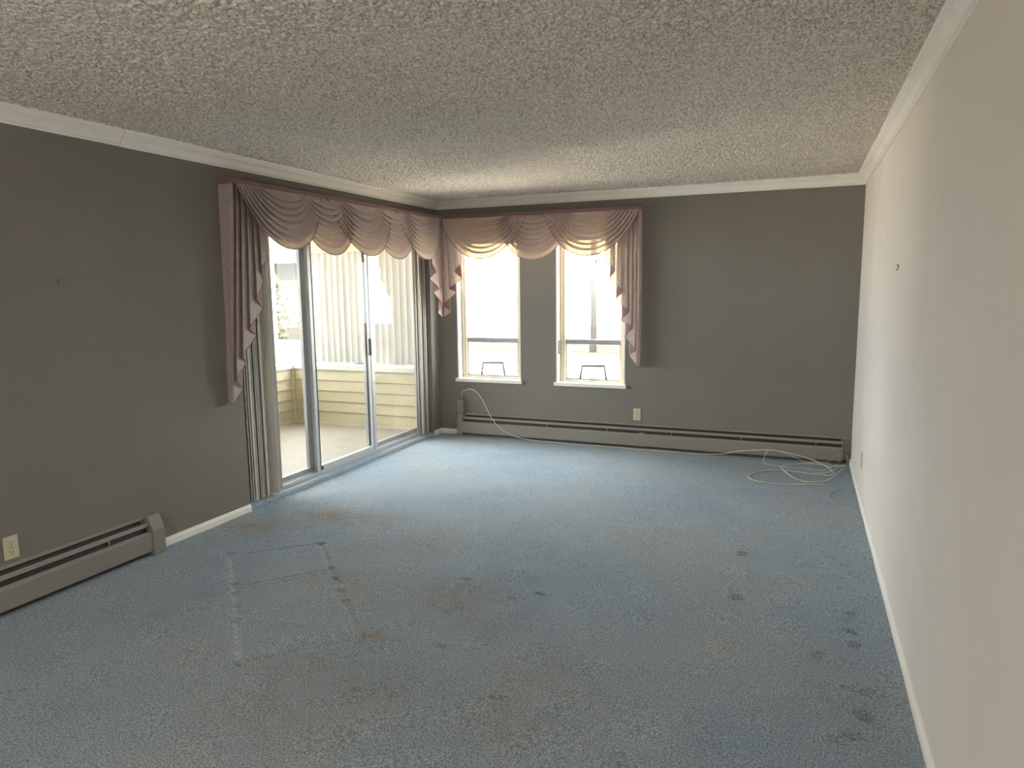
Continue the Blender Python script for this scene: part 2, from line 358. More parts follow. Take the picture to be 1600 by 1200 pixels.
# crown moulding, profile = (distance from wall, z)
CP = [(0, H - .09), (.011, H - .09), (.013, H - .079), (.019, H - .076), (.022, H - .064), (.032, H - .046), (.045, H - .034), (.050, H - .031), (.052, H - .022), (.060, H - .018), (.064, H - .009), (.064, H), (0, H)]
JY = 2.89
struct('trim_1', MB().prism(CP, 'y', Y_REAR, JY - .0012), TRIM, 'near length of white crown moulding on left wall, before the crack', 'crown moulding')
CP2 = [(p * 1.02 + (.001 if p > 0 else 0), z - (.0015 if z < H else 0)) for p, z in CP]
struct('trim_2', MB().prism(CP2, 'y', JY + .0012, D, f1=lambda p, q: D - p), TRIM, 'white crown moulding above the mauve valance on left wall', 'crown moulding')
struct('trim_3', MB().prism([(D - p, z) for p, z in CP], 'x', 0, W, f0=lambda p, q: D - p, f1=lambda p, q: W - (D - p)), TRIM, 'white crown moulding along the far wall', 'crown moulding')
JR_Y = 2.30
struct('trim_4', MB().prism([(W - p, z) for p, z in CP], 'y', JR_Y + .001, D, f1=lambda p, q: D - (W - p)), TRIM, 'white crown moulding along the right wall', 'crown moulding')
struct('trim_5', MB().prism([(W - p, z) for p, z in CP2], 'y', Y_REAR, JR_Y - .001), TRIM, 'nearest length of white crown moulding on right wall, at top right edge', 'crown moulding')
BP = [(0, -.01), (.012, -.01), (.012, .033), (.009, .038), (.006, .047), (.004, .052), (0, .052)]
struct('baseboard_left', MB().prism(BP, 'y', 2.925, OY0), TRIM, 'short white baseboard between left heater and sliding door', 'baseboard')
struct('baseboard_back', MB().prism(BP, 'y', OY1 + .005, D, f1=lambda p, q: D - p).prism([(D - p, z) for p, z in BP], 'x', 0, .222, f0=lambda p, q: D - p), TRIM, 'small white baseboard in the far left corner', 'baseboard')
struct('baseboard_right', MB().prism([(W - p, z) for p, z in BP], 'y', Y_REAR, D), TRIM, 'long white baseboard along the right wall', 'baseboard')
# carpet covered step at the door
cs = [(0.004, -.03), (0.004, .006), (.000, .018), (-.008, .027), (-.022, .032), (-.05, .033), (-.20, .033), (-.20, -.03)]
struct('trim_6', MB().prism(cs, 'y', OY0 + .001, OY1 - .001), CARPET_S, 'low carpet covered step below the sliding glass door', 'door step', smooth=False)

# ------------------------------------------------------------------ sliding glass door
door = thing('door_1', (-.14, (OY0 + OY1) / 2, .033), 'aluminium sliding glass door opening to the balcony', 'sliding door', kind='structure')
f = MB()
for a, b in ((OY0, OY0 + .035), (OY1 - .035, OY1)): f.box(-.185, -.085, a, b, .033, OZ, .002)
f.box(-.185, -.085, OY0 + .035, OY1 - .035, OZ - .04, OZ, .002)
f.box(-.185, -.085, OY0 + .035, OY1 - .035, .033, .045).box(-.088, -.083, OY0, OY1, .033, .058).box(-.136, -.131, OY0 + .035, OY1 - .035, .045, .060)
f.build('door_frame', ALU, door)
def panel(name, x0, x1, y0, y1, wl, wr, z0=.048, z1=OZ - .045, mat=ALU):
    m = MB().box(x0, x1, y0, y0 + wl, z0, z1, .002).box(x0, x1, y1 - wr, y1, z0, z1, .002)
    m.box(x0, x1, y0 + wl, y1 - wr, z0, z0 + .048, .002).box(x0, x1, y0 + wl, y1 - wr, z1 - .05, z1, .002)
    o = m.build(name, mat, door)
    xm = (x0 + x1) / 2
    MB().box(xm - .003, xm + .003, y0 + wl - .004, y1 - wr + .004, z0 + .044, z1 - .046).build('glass', GLASS, o)
    return o
panel('fixed_panel', -.172, -.142, OY0 + .036, 4.665, .045, .125, mat=ALU_M)  # darker metal puts the shade on this stile into the colour
sp = panel('sliding_panel', -.128, -.098, 4.585, 5.475, .042, .062)
panel('fixed_panel', -.172, -.142, 5.40, OY1 - .036, .07, .045, mat=ALU_M)
MB().box(-.101, -.096, 5.417, 5.421, .06, OZ - .06).box(-.098, -.094, 4.625, 4.630, .06, OZ - .06).build('seal_strip', RUBBER, sp)
hd = MB().box(-.098, -.088, 5.385, 5.412, .945, 1.10, .003).box(-.088, -.070, 5.388, 5.396, .95, 1.095, .003)
hd.build('handle', RUBBER, sp)
MB().box(-.099, -.092, 5.425, 5.465, .945, 1.10, .002).build('latch_plate', ALU, sp)
MB().box(-.098, -.090, 4.640, 4.652, .062, .085).build('track_bolt', RUBBER, sp)

# ------------------------------------------------------------------ windows in the far wall
def window(name, x0, x1, label, latch):
    w = thing(name, ((x0 + x1) / 2, D + .1, WZ0), label, 'window', kind='structure')
    r = MB()
    T = .014
    r.box(x0, x0 + T, D - .002, D + .10, WZ0 + .02, WZ1).box(x1 - T, x1, D - .002, D + .10, WZ0 + .02, WZ1).box(x0 + T, x1 - T, D - .002, D + .10, WZ1 - T, WZ1)
    r.build('reveal', TRIM, w)
    MB().box(x0 - .018, x1 + .018, D - .03, D, WZ0 - .014, WZ0 + .02, .003).box(x0, x1, D, D + .10, WZ0 - .014, WZ0 + .02).build('sill', TRIM, w)
    a, b, z0, z1 = x0 + T, x1 - T, WZ0 + .02, WZ1 - T
    fr = MB(); y0, y1 = D + .085, D + .165; FWL = .052
    fr.box(a, a + FWL, y0, y1, z0, z1, .003).box(b - FWL, b, y0, y1, z0, z1, .003).box(a + FWL, b - FWL, y0, y1, z1 - .05, z1, .003).box(a + FWL, b - FWL, y0, y1, z0, z0 + .018, .002)
    fr.box(a + .020, a + .030, y0 - .008, y0, z0, z1).box(b - .030, b - .020, y0 - .008, y0, z0, z1)
    fr.build('window_frame', SASH, w)
    ga, gb = a + FWL, b - FWL
    zr = 1.00
    MB().box(ga, gb, D + .10, D + .15, zr - .022, zr + .028, .004).box(ga, gb, D + .095, D + .10, zr - .002, zr + .014).build('meeting_rail', ALU_M, w)
    s = MB().box(ga, ga + .014, D + .105, D + .14, z0 + .018, zr - .017).box(gb - .014, gb, D + .105, D + .14, z0 + .018, zr - .017).box(ga + .014, gb - .014, D + .105, D + .14, z0 + .018, z0 + .036, .003)
    so = s.build('lower_sash', ALU, w)
    MB().box(ga + .012, gb - .012, D + .12, D + .126, z0 + .034, zr - .015).build('glass', GLASS, so)
    MB().box(ga, gb, D + .128, D + .134, zr + .018, z1 - .048).build('glass', GLASS, w)
    c = (x0 + x1) / 2 + .005; zb = z0 + .030; zt = .765
    bl = MB().tube([(c - .134, D + .098, zb), (c - .112, D + .098, zt), (c + .112, D + .098, zt + .004), (c + .134, D + .098, zb)], .0105, 8)
    bl.tube([(c - .085, D + .097, zt + .001), (c - .055, D + .097, zt + .001)], .008, 8).tube([(c + .055, D + .097, zt + .003), (c + .085, D + .097, zt + .003)], .008, 8)
    bl.build('opener_bail', WIRE, w, smooth=True)
    MB().box(c - .04, c + .05, D + .088, D + .106, z0 + .028, z0 + .040, .003).build('sash_lift', ALU, w)
    lt = MB()
    if latch == 'L': lt.box(x0 + T, x0 + T + .012, D + .018, D + .048, .885, 1.02, .003)
    else: lt.box(x1 - T - .010, x1 - T, D + .006, D + .03, .96, 1.03, .003)
    lt.build('latch', STEEL, w)
window('window_1', *WX[0], 'narrow cream framed window on the far wall, nearer the corner', 'R')
window('window_2', *WX[1], 'narrow cream framed window on the far wall, right of the pier with a pole outside', 'L')

# ------------------------------------------------------------------ valances (swags and jabots)
ZT = 2.238
def wallmap(side):
    # s along the wall, d out from it, z
    if side == 'L': return lambda s, d, z: (d, s, z)
    return lambda s, d, z: (s, D - d, z)
def swag(parent, side, s0, s1, drop, depth, seed, folds=8):
    P = wallmap(side); rnd = random.Random(seed); c = (s0 + s1) / 2; hw = (s1 - s0) / 2
    NU, NV = 64, folds * 14 + 6; rows = []
    skew = rnd.uniform(-.015, .015)
    def curve(v, u):                        # v 0..1 top to hem, u -1..1 across
        h = hw * (0.42 + 0.58 * v); dr = drop * (0.01 + 0.99 * v)
        k = abs(u); prof = 1 - k ** 2.15
        x = c + skew * (1 - k) + h * u * (1 + 0.10 * (1 - k ** 2) * (v))
        return x, ZT - dr * prof
    tot = folds - 0.2
    for j in range(NV + 1):
        w = j / NV * tot; kf = min(int(w), folds - 1); ph = w - kf; v = j / NV
        row = []
        for i in range(NU + 1):
            u = -1 + 2 * i / NU; k = abs(u); env = (1 - k ** 4)
            # rounded pleat: swells slowly towards its lip, then tucks back under itself
            amp = (0.014 + 0.034 * env)
            a = math.sin(math.pi * min(ph / 0.80, 1.0) * 0.5) ** 1.2 if ph <= 0.80 else 1 - ((ph - 0.80) / 0.20) ** 1.4
            lag = 0.30 + .40 * env
            vv = (w + lag * a) / (tot + lag)
            x, z = curve(min(vv, 1.0), u)
            dd = depth + amp * a + 0.045 * env * (0.35 + .65 * v) * (1 - k * k)
            row.append(P(x, dd, z + (0.0 if k < .999 else 0)))
        rows.append(row)
    o = MB().grid(rows).build('swag', MAUVE, parent, smooth=True, fixn=False)
    hem = [Vector(rows[-1][i]) for i in range(NU + 1)]
    MB().tube(hem, .0042, 6).build('hem', HEMM, o, smooth=True)
    return o
def jabot(parent, side, nodes, name='jabot', hemfold=True):
    """nodes: (s_top, d_top, s_bottom, d_bottom, hem_z) along the folded cloth"""
    P = wallmap(side); pts = []
    SUB = 7
    def cr(p0, p1, p2, p3, t): return tuple(0.5 * (2 * b + (c - a) * t + (2 * a - 5 * b + 4 * c - d) * t * t + (3 * b - a - 3 * c + d) * t ** 3) for a, b, c, d in zip(p0, p1, p2, p3))
    n = len(nodes)
    for i in range(n - 1):
        p0, p1, p2, p3 = (nodes[q][:5] for q in (max(i - 1, 0), i, i + 1, min(i + 2, n - 1)))
        for k in range(SUB):
            t = k / SUB; a = cr(p0, p1, p2, p3, t); l = tuple(x + (y - x) * t for x, y in zip(p1, p2))
            # rounded at the folds but straight at the hem
            pts.append(tuple(0.45 * x + 0.55 * y for x, y in zip(a[:4], l[:4])) + (l[4],))
    pts.append(tuple(nodes[-1][:5])); NV = 26; rows = []
    for j in range(NV + 1):
        t = j / NV; row = []
        for st, dt, sb, db, zh in pts:
            row.append(P(st + (sb - st) * t, dt + (db - dt) * t, ZT + .002 + (zh - ZT - .002) * t))
        rows.append(row)
    m = MB().grid(rows); o = m.build(name, MAUVE, parent, smooth=True, fixn=False)
    o.data.materials.append(LINING)
    ncol = len(rows[0]) - 1
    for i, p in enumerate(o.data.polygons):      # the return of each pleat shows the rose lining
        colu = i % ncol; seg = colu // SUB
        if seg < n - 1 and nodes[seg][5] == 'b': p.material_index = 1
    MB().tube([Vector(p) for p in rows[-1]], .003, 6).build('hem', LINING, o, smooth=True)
    return o
def nd(*a): return a
LY0, LY1 = 3.592, D - .12
vl = thing('window_valance', (0, 5.0, ZT), 'long mauve swag valance over the sliding glass door', 'valance', 'mauve swag valances')
MB().box(.0, .118, LY0 + .002, D - .002, ZT + .004, ZT + .022).build('mounting_board', BOARD, vl)
MB().box(.116, .124, LY0, LY1 + .004, ZT - .004, ZT + .030, .002).box(0.001, .122, LY0 - .006, LY0, ZT - .004, ZT + .030, .002).build('binding_strip', LINING, vl)
for a, b, dr, dep, sd in ((4.09, 4.93, .425, .122, 2), (5.03, 5.90, .425, .122, 4), (3.605, 4.475, .405, .136, 1), (4.55, 5.455, .415, .136, 3), (5.53, 6.36, .415, .136, 5)):
    swag(vl, 'L', a, b, dr, dep, sd)
jl = [nd(3.905, .118, 3.885, .12, 1.80, 'i'), nd(3.90, .116, 3.88, .118, 1.752, 'c'), nd(3.83, .122, 3.82, .124, 1.703, 'b'), nd(3.86, .090, 3.866, .09, 1.612, 'c'), nd(3.78, .122, 3.758, .122, 1.487, 'b'),
      nd(3.81, .088, 3.848, .088, 1.428, 'c'), nd(3.73, .122, 3.686, .112, 1.296, 'b'), nd(3.76, .088, 3.775, .082, 1.239, 'c'), nd(3.68, .122, 3.616, .102, 1.113, 'b'),
      nd(3.71, .086, 3.675, .070, 1.065, 'c'), nd(3.635, .122, 3.562, .086, .955, 'b'), nd(3.665, .084, 3.655, .05, .889, 'c'), nd(3.596, .121, 3.552, .05, .786, 'e'), nd(3.596, .004, 3.575, .004, .80, 'e')]
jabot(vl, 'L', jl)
jc = [(.337, 1.932, 'i'), (.332, 1.792, 'c'), (.262, 1.712, 'b'), (.334, 1.644, 'c'), (.195, 1.542, 'b'), (.264, 1.509, 'c'), (.123, 1.379, 'b'), (.190, 1.303, 'c'), (.121, 1.252, 'e')]
def corner_half(off):
    out = []
    for i, (s, z, t) in enumerate(jc):
        d = {'i': .120, 'c': .120 if i == 1 else .094, 'b': .123, 'e': .110}[t]
        out.append((off(s * .72 + .12 * .28), d, off(s), d, z, t))
    return out
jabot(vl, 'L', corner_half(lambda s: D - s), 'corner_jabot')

vb = thing('window_valance', (1.1, D, ZT), 'mauve swag valance over the two narrow far windows', 'valance', 'mauve swag valances')
MB().box(.125, 2.160, D - .118, D, ZT + .004, ZT + .022).build('mounting_board', BOARD, vb)
MB().box(.125, 2.166, D - .124, D - .116, ZT - .004, ZT + .030, .002).box(2.160, 2.166, D - .122, D - .001, ZT - .004, ZT + .030, .002).build('binding_strip', LINING, vb)
for a, b, dr, dep, sd in ((.72, 1.57, .425, .122, 7), (.135, 1.060, .405, .136, 6), (1.235, 2.155, .405, .136, 8)):
    swag(vb, 'B', a, b, dr, dep, sd)
jr = [nd(1.84, .118, 1.837, .12, 1.886, 'i'), nd(1.84, .116, 1.838, .118, 1.786, 'c'), nd(1.935, .122, 1.93, .124, 1.693, 'b'), nd(1.885, .09, 1.87, .09, 1.621, 'c'), nd(1.99, .122, 2.001, .122, 1.501, 'b'),
      nd(1.945, .088, 1.932, .088, 1.427, 'c'), nd(2.04, .122, 2.055, .12, 1.324, 'b'), nd(1.995, .086, 1.989, .086, 1.234, 'c'), nd(2.085, .122, 2.096, .12, 1.175, 'b'), nd(2.04, .086, 2.024, .084, 1.079, 'c'),
      nd(2.125, .122, 2.132, .118, .952, 'b'), nd(2.085, .084, 2.062, .08, .905, 'c'), nd(2.158, .121, 2.148, .115, .793, 'e'), nd(2.158, .004, 2.150, .004, .80, 'e')]
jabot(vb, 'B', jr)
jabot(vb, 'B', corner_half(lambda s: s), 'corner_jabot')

# ------------------------------------------------------------------ vertical blinds
def vane_mb(cx, cy, z0, z1, ang, wid=.089, curve=.007, th=.0012):
    m = MB(); rows = []; ca, sa = math.cos(ang), math.sin(ang); n = 6; prof = []
    for i in range(n + 1):
        t = -1 + 2 * i / n; prof.append((t * wid / 2, curve * (1 - t * t)))
    loop = [(a, b + th) for a, b in prof] + [(a, b - th) for a, b in reversed(prof)]
    k = len(loop)
    P = lambda a, b, z: (cx + a * ca - b * sa, cy + a * sa + b * ca, z)
    vs_ = [P(a, b, z0) for a, b in loop] + [P(a, b, z1) for a, b in loop]
    fs = [(i, (i + 1) % k, k + (i + 1) % k, k + i) for i in range(k)]
    fs += [(i, i + 1, k - 2 - i, k - 1 - i) for i in range(n)] + [(k + i, 2 * k - 1 - i, 2 * k - 2 - i, k + i + 1) for i in range(n)]
    return m.add(vs_, fs)
BX = -.046
rb = thing('vertical_blind', (BX, (OY0 + OY1) / 2, 2.0), 'ivory vertical blind drawn open, vanes stacked both sides of sliding door', 'vertical blind')
MB().box(BX - .022, BX + .022, OY0 + .004, OY1 - .004, 1.975, 2.015, .003).build('headrail', TRIM, rb)
rnd = random.Random(5)
yv = 3.765
vane_mb(BX, yv, .046, 1.976, -1.42).build('vane', VANE, rb); yv += .012
for i in range(9):
    ang = -.98 + rnd.uniform(-.11, .11)
    vane_mb(BX + rnd.uniform(-.004, .004), yv, .046 + rnd.uniform(-.002, .003), 1.976, ang).build('vane', VANE, rb); yv += rnd.uniform(.018, .022)
vane_mb(BX - .002, 3.995, .046, 1.976, .30).build('vane', VANE, rb)
vane_mb(BX - .004, 4.058, .047, 1.976, math.pi / 2 + .03).build('vane', VANE, rb)
yv = 6.130
for i in range(13):
    ang = -1.10 + rnd.uniform(-.20, .20); vane_mb(BX + rnd.uniform(-.004, .004), yv, .046 + rnd.uniform(-.002, .003), 1.976, ang).build('vane', VANE, rb); yv += rnd.uniform(.017, .020)

# ------------------------------------------------------------------ hydronic baseboard heaters
def heater(name, P, a0, a1, label, cap=None, joint=None, capw=.08, gap_end=0.0):
    """P(a, d, z) -> world;  a along the wall, d out from it"""
    base = P((a0 + a1) / 2, 0, 0); t = thing(name, base, label, 'heater', 'baseboard heaters')
    def pr(poly, b0, b1):
        n = len(poly); m = MB()
        return m.add([P(b0, d, z) for d, z in poly] + [P(b1, d, z) for d, z in poly], [(i, (i + 1) % n, n + (i + 1) % n, n + i) for i in range(n)] + [tuple(range(n))[::-1], tuple(range(n, 2 * n))])
    lo = a0 + (capw * .5 if cap == 'lo' else 0); hi = a1 - (capw * .5 if cap == 'hi' else 0)
    pr([(0.0, .012), (.004, .012), (.004, .223), (.016, .217), (.017, .222), (.006, .232), (0, .232)], lo, hi).build('back_plate', HEAT, t)
    pr([(.034, .199), (.037, .200), (.047, .178), (.044, .177)], lo, hi - gap_end).build('damper', HEAT, t)
    pr([(.064, .032), (.067, .032), (.067, .134), (.064, .143), (.057, .149), (.051, .151), (.051, .147), (.056, .145), (.061, .140), (.064, .134)], lo, hi - gap_end).build('front_panel', HEAT, t)
    ft = pr([(.005, .050), (.058, .050), (.058, .128), (.044, .150), (.029, .194), (.014, .211), (.005, .214)], lo + .05, hi - .08).build('fin_slot_shade', FIN, t)  # fins, raised as a dark fill that paints shade into the slots
    pr([(.006, .020), (.060, .026), (.060, .030), (.006, .024)], lo, hi).build('bottom_lip', FIN, t)
    n = max(2, int((hi - lo) / .62)); step = (hi - lo) / n
    for i in range(n):
        a = lo + step * (i + .55)
        pr([(.004, .13), (.044, .148), (.050, .166), (.030, .195), (.024, .192), (.040, .165), (.036, .152), (.004, .140)], a, a + .006).build('bracket', HEAT, t)
    if cap:
        b0, b1 = (a0, a0 + capw) if cap == 'lo' else (a1 - capw, a1)
        pr([(0, .004), (.072, .004), (.072, .150), (.066, .165), (.040, .225), (.030, .236), (0, .236)], b0, b1).build('end_cap', HEAT, t)
    if joint:
        pr([(.060, .030), (.069, .030), (.069, .140), (.065, .152), (.054, .159), (.047, .159), (.047, .154), (.060, .148)], joint - .025, joint + .025).build('joint_cover', HEAT, t)
    return t
heater('baseboard_heater', lambda a, d, z: (d, a, z), -1.2, 2.925, 'taupe baseboard heater low on the left wall, in front', cap='hi')
heater('baseboard_heater', lambda a, d, z: (a, D - d, z), .225, W - .004, 'long taupe baseboard heater under the far windows', cap='lo', joint=2.19, capw=.06, gap_end=.065)
pc = MB().box(.222, .296, D - .055, D, .236, .384, .004)
props(pc.build('pipe_cover', HEAT), 'small taupe box cover standing on left end of far heater', 'pipe cover')

# ------------------------------------------------------------------ outlets and picture hooks
def outlet(P, label):
    t = thing('power_outlet', P(0, 0, 0), label, 'power outlet', 'wall outlets')
    def bx(u0, u1, d0, d1, z0, z1, bev=0):
        a, b = P(u0, d0, z0), P(u1, d1, z1); return MB().box(a[0], b[0], a[1], b[1], a[2], b[2], bev)
    bx(-.035, .035, 0, .006, -.0575, .0575, .0022).build('cover_plate', IVORY, t)
    for zc in (.0245, -.0245):
        m = MB(); ring = []
        for k in range(20):
            an = 2 * math.pi * k / 20; u = .0165 * math.cos(an); z = max(-.0135, min(.0135, .0168 * math.sin(an))); ring.append((u, zc + z))
        nn = len(ring)
        m.add([P(u, .005, z) for u, z in ring] + [P(u * .96, .0085, zc + (z - zc) * .96) for u, z in ring], [(i, (i + 1) % nn, nn + (i + 1) % nn, nn + i) for i in range(nn)] + [tuple(range(nn, 2 * nn))])
        r = m.build('receptacle', IVORY, t)
        for u, w_, z0, z1 in ((-.0065, .0012, -.001, .008), (.0065, .0012, -.001, .007), (0, .0024, -.010, -.005)):
            a, b = P(u - w_, .0075, zc + z0), P(u + w_, .0089, zc + z1)
            MB().box(a[0], b[0], a[1], b[1], a[2], b[2]).build('slot', SLOT, r)
    bx(-.003, .003, .005, .0078, -.003, .003).build('screw', STEEL, t)
outlet(lambda u, d, z: (d, 2.098 + u, .310 + z), 'ivory duplex outlet above the left wall heater')
outlet(lambda u, d, z: (2.128 + u, D - d, .325 + z), 'ivory duplex outlet on far wall above the heater')
outlet(lambda u, d, z: (W - d, 5.46 + u, .292 + z), 'outlet low on the right wall near the coiled cable')
def hook(P, label):
    t = thing('picture_hook', P(0, 0, 0), label, 'picture hook', 'picture hooks')
    m = MB().tube([P(0, 0, .006), P(0, .012, .010)], .0018, 6); m.build('nail', STEEL, t)
    m = MB().tube([P(0, .002, .010), P(0, .003, -.012), P(0, .008, -.017), P(0, .012, -.010)], .0022, 6).tube([P(-.008, .003, .012), P(.008, .003, .012)], .002, 6)
    m.build('hanger', STEEL, t)
hook(lambda u, d, z: (d, 2.468 + u, 1.605 + z), 'tiny metal picture hook on the bare left wall')
hook(lambda u, d, z: (W - d, 4.06 + u, 1.629 + z), 'tiny metal picture hook on the bright right wall')

# ------------------------------------------------------------------ cables on the floor
def cable(name, pts, r, mat, label, cat='cable', sub=8, group='loose cables'):
    o = MB().tube(catmull(pts, sub), r, 8).build(name, mat, None, smooth=True); return props(o, label, cat, group)
YH = D - .082
main = [(.262, D - .030, .387), (.264, D - .032, .42), (.275, D - .036, .452), (.305, D - .045, .478), (.350, D - .062, .495), (.400, D - .085, .503), (.480, D - .10, .475), (.552, D - .105, .382), (.625, D - .100, .238),
 (.715, D - .092, .124), (.830, D - .088, .062), (.93, D - .090, .032), (1.05, D - .090, .014), (1.25, D - .084, .008), (1.45, D - .088, .006), (1.72, D - .086, .006), (2.0, D - .088, .006), (2.2, D - .092, .006),
 (2.47, D - .090, .006), (2.77, D - .098, .008), (2.91, D - .10, .020), (3.058, D - .12, .062), (3.22, D - .135, .091), (3.353, D - .14, .102), (3.484, D - .145, .090), (3.62, D - .17, .070), (3.715, D - .21, .050), (3.778, D - .28, .036), (3.818, D - .36, .030),
 (3.845, 6.10, .020), (3.80, 6.04, .012), (3.767, 6.07, .010), (3.671, 6.07, .008), (3.58, 6.10, .008), (3.481, 6.121, .006), (3.394, 6.103, .006), (3.302, 6.042, .006), (3.227, 5.921, .006), (3.203, 5.821, .006), (3.239, 5.733, .006), (3.32, 5.688, .006), (3.421, 5.67, .006), (3.536, 5.696, .006), (3.651, 5.745, .006), (3.766, 5.787, .006)]
cable('coaxial_cable', main, .0034, CABLE, 'long white cable running from the pipe cover along far heater to a floor loop')
la = [(3.881, 6.391, .02), (3.842, 6.339, .016), (3.923, 6.372, .022), (3.905, 6.25, .018), (3.89, 6.192, .012), (3.829, 5.988, .010), (3.768, 5.879, .008), (3.686, 5.824, .006), (3.622, 5.826, .006), (3.545, 5.91, .006), (3.482, 6.057, .010), (3.445, 6.181, .012), (3.465, 6.259, .010), (3.527, 6.345, .008), (3.604, 6.405, .008), (3.687, 6.412, .010), (3.768, 6.369, .020),
 (3.834, 6.29, .026), (3.87, 6.33, .024), (3.94, 6.40, .022), (3.915, 6.36, .026), (3.857, 6.244, .020), (3.80, 6.13, .016), (3.70, 6.09, .014)]
cable('coaxial_cable', la, .0034, CABLE, 'white cable coiled in a teardrop loop in the far right corner')
ld = [(3.335, D - .135, .108), (3.312, D - .15, .075), (3.296, D - .17, .040), (3.291, 6.37, .012), (3.314, 6.31, .006), (3.369, 6.263, .005), (3.44, 6.246, .005), (3.491, 6.236, .005), (3.554, 6.245, .005), (3.636, 6.26, .005), (3.72, 6.22, .006), (3.79, 6.24, .01), (3.843, 6.36, .016), (3.815, 6.45, .014), (3.753, 6.47, .012), (3.656, 6.46, .012), (3.591, 6.46, .028), (3.52, 6.45, .060), (3.44, D - .142, .090), (3.36, D - .130, .104)]
cable('thin_cable', ld, .0024, CABLE, 'thin pale cable arching behind the coiled white cable, against the heater')
lu = [(3.70, 6.42, .006), (3.760, 6.40, .010), (3.815, 6.36, .056), (3.868, 6.35, .109), (3.910, 6.35, .129), (3.941, 6.35, .118), (3.958, 6.34, .088), (3.950, 6.33, .050), (3.935, 6.26, .012), (3.90, 6.20, .006), (3.93, 6.16, .005), (3.965, 6.13, .006), (3.980, 6.09, .012)]
cable('thin_cable', lu, .0020, CABLE_G, 'thin grey wire looping up beside the end of the far heater')
l2 = [(3.66, 6.44, .006), (3.70, 6.435, .03), (3.714, 6.43, .094), (3.716, 6.425, .122), (3.738, 6.42, .152), (3.787, 6.42, .164), (3.831, 6.42, .159), (3.863, 6.42, .137), (3.885, 6.41, .10), (3.895, 6.39, .05), (3.88, 6.36, .008), (3.83, 6.30, .006)]
cable('thin_cable', l2, .0012, CABLE_G, 'hair thin grey wire standing in an arch before the far heater')
sm = [(3.912, 5.783, .003), (3.87, 5.71, .003), (3.816, 5.589, .003), (3.795, 5.495, .003), (3.798, 5.392, .003), (3.827, 5.302, .003), (3.87, 5.24, .003), (3.918, 5.201, .003), (3.950, 5.142, .003), (3.968, 5.076, .004), (3.976, 5.026, .008), (3.978, 4.99, .014)]
cable('thin_cable', sm, .0028, CABLE_G, 'short grey cable curling out from the right baseboard')

# ------------------------------------------------------------------ balcony
BXF, BYF = -2.13, 6.77        # inner faces of front and far parapets
BZ = -.05
struct('balcony_floor', MB().box(BXF - .15, -TH, 2.6, BYF + .12, BZ - .15, BZ), BALC, 'beige balcony floor outside the sliding door', 'balcony floor')
struct('balcony_ceiling', MB().box(BXF - .5, -TH, 2.6, BYF + .4, 2.42, 2.52), SOFFIT, 'pale ceiling over the balcony', 'balcony ceiling')
def clap(P, a0, a1, z0, z1, n):
    m = MB(); h = (z1 - z0) / n
    for i in range(n):
        za, zb = z0 + i * h, z0 + (i + 1) * h
        poly = [(.0, za), (.016, za), (.017, za + .004), (.004, zb), (0, zb)]
        k = len(poly)
        m.add([P(a0, d, z) for d, z in poly] + [P(a1, d, z) for d, z in poly], [(j, (j + 1) % k, k + (j + 1) % k, k + j) for j in range(k)] + [tuple(range(k))[::-1], tuple(range(k, 2 * k))])
    return m
bpar = thing('balcony_parapet', (-1.2, BYF, BZ), 'cream lap sided half wall at the far end of balcony', 'half wall', kind='structure')
m = clap(lambda a, d, z: (a, BYF - d, z), BXF, -TH, BZ + .03, .605, 5); m.box(BXF - .12, -TH, BYF, BYF + .12, BZ, .605); m.build('siding', SIDING, bpar)
MB().box(BXF, -TH, BYF - .022, BYF, BZ, BZ + .03).build('base_strip', CREAM, bpar)
MB().box(BXF - .14, -TH, BYF - .03, BYF + .14, .605, .665, .004).build('cap_rail', CAPM, bpar)
MB().box(BXF, BXF + .03, BYF - .045, BYF - .015, BZ, .605).build('corner_board', CREAM, bpar)
bpf = thing('balcony_parapet', (BXF, 5.0, BZ), 'cream lap sided half wall along the front of balcony', 'half wall', kind='structure')
m = clap(lambda a, d, z: (BXF + d, a, z), 2.6, BYF - .03, BZ + .03, .605, 5); m.box(BXF - .12, BXF, 2.6, BYF, BZ, .605); m.build('siding', SIDING, bpf)
MB().box(BXF - .14, BXF + .03, 2.6, BYF - .03, .605, .665, .004).build('cap_rail', CAPM, bpf)
MB().box(BXF, BXF + .022, 2.6, BYF - .03, BZ, BZ + .03).build('base_strip', CREAM, bpf)
struct('balcony_header', MB().box(BXF - .12, BXF, 2.6, BYF - .06, 1.985, 2.42).box(BXF + .34, -TH, BYF, BYF + .12, 1.985, 2.42), CREAM, 'cream beam above the balcony openings', 'beam')
struct('balcony_post', MB().box(-.615, -.520, BYF + .005, BYF + .10, .665, 1.985, .003), CREAM, 'slim cream post at the far end of balcony', 'post')
struct('balcony_end_wall', MB().box(BXF - .12, -TH, 2.5, 2.6, BZ, 2.42), SIDING, 'cream wall closing the near end of balcony', 'wall')

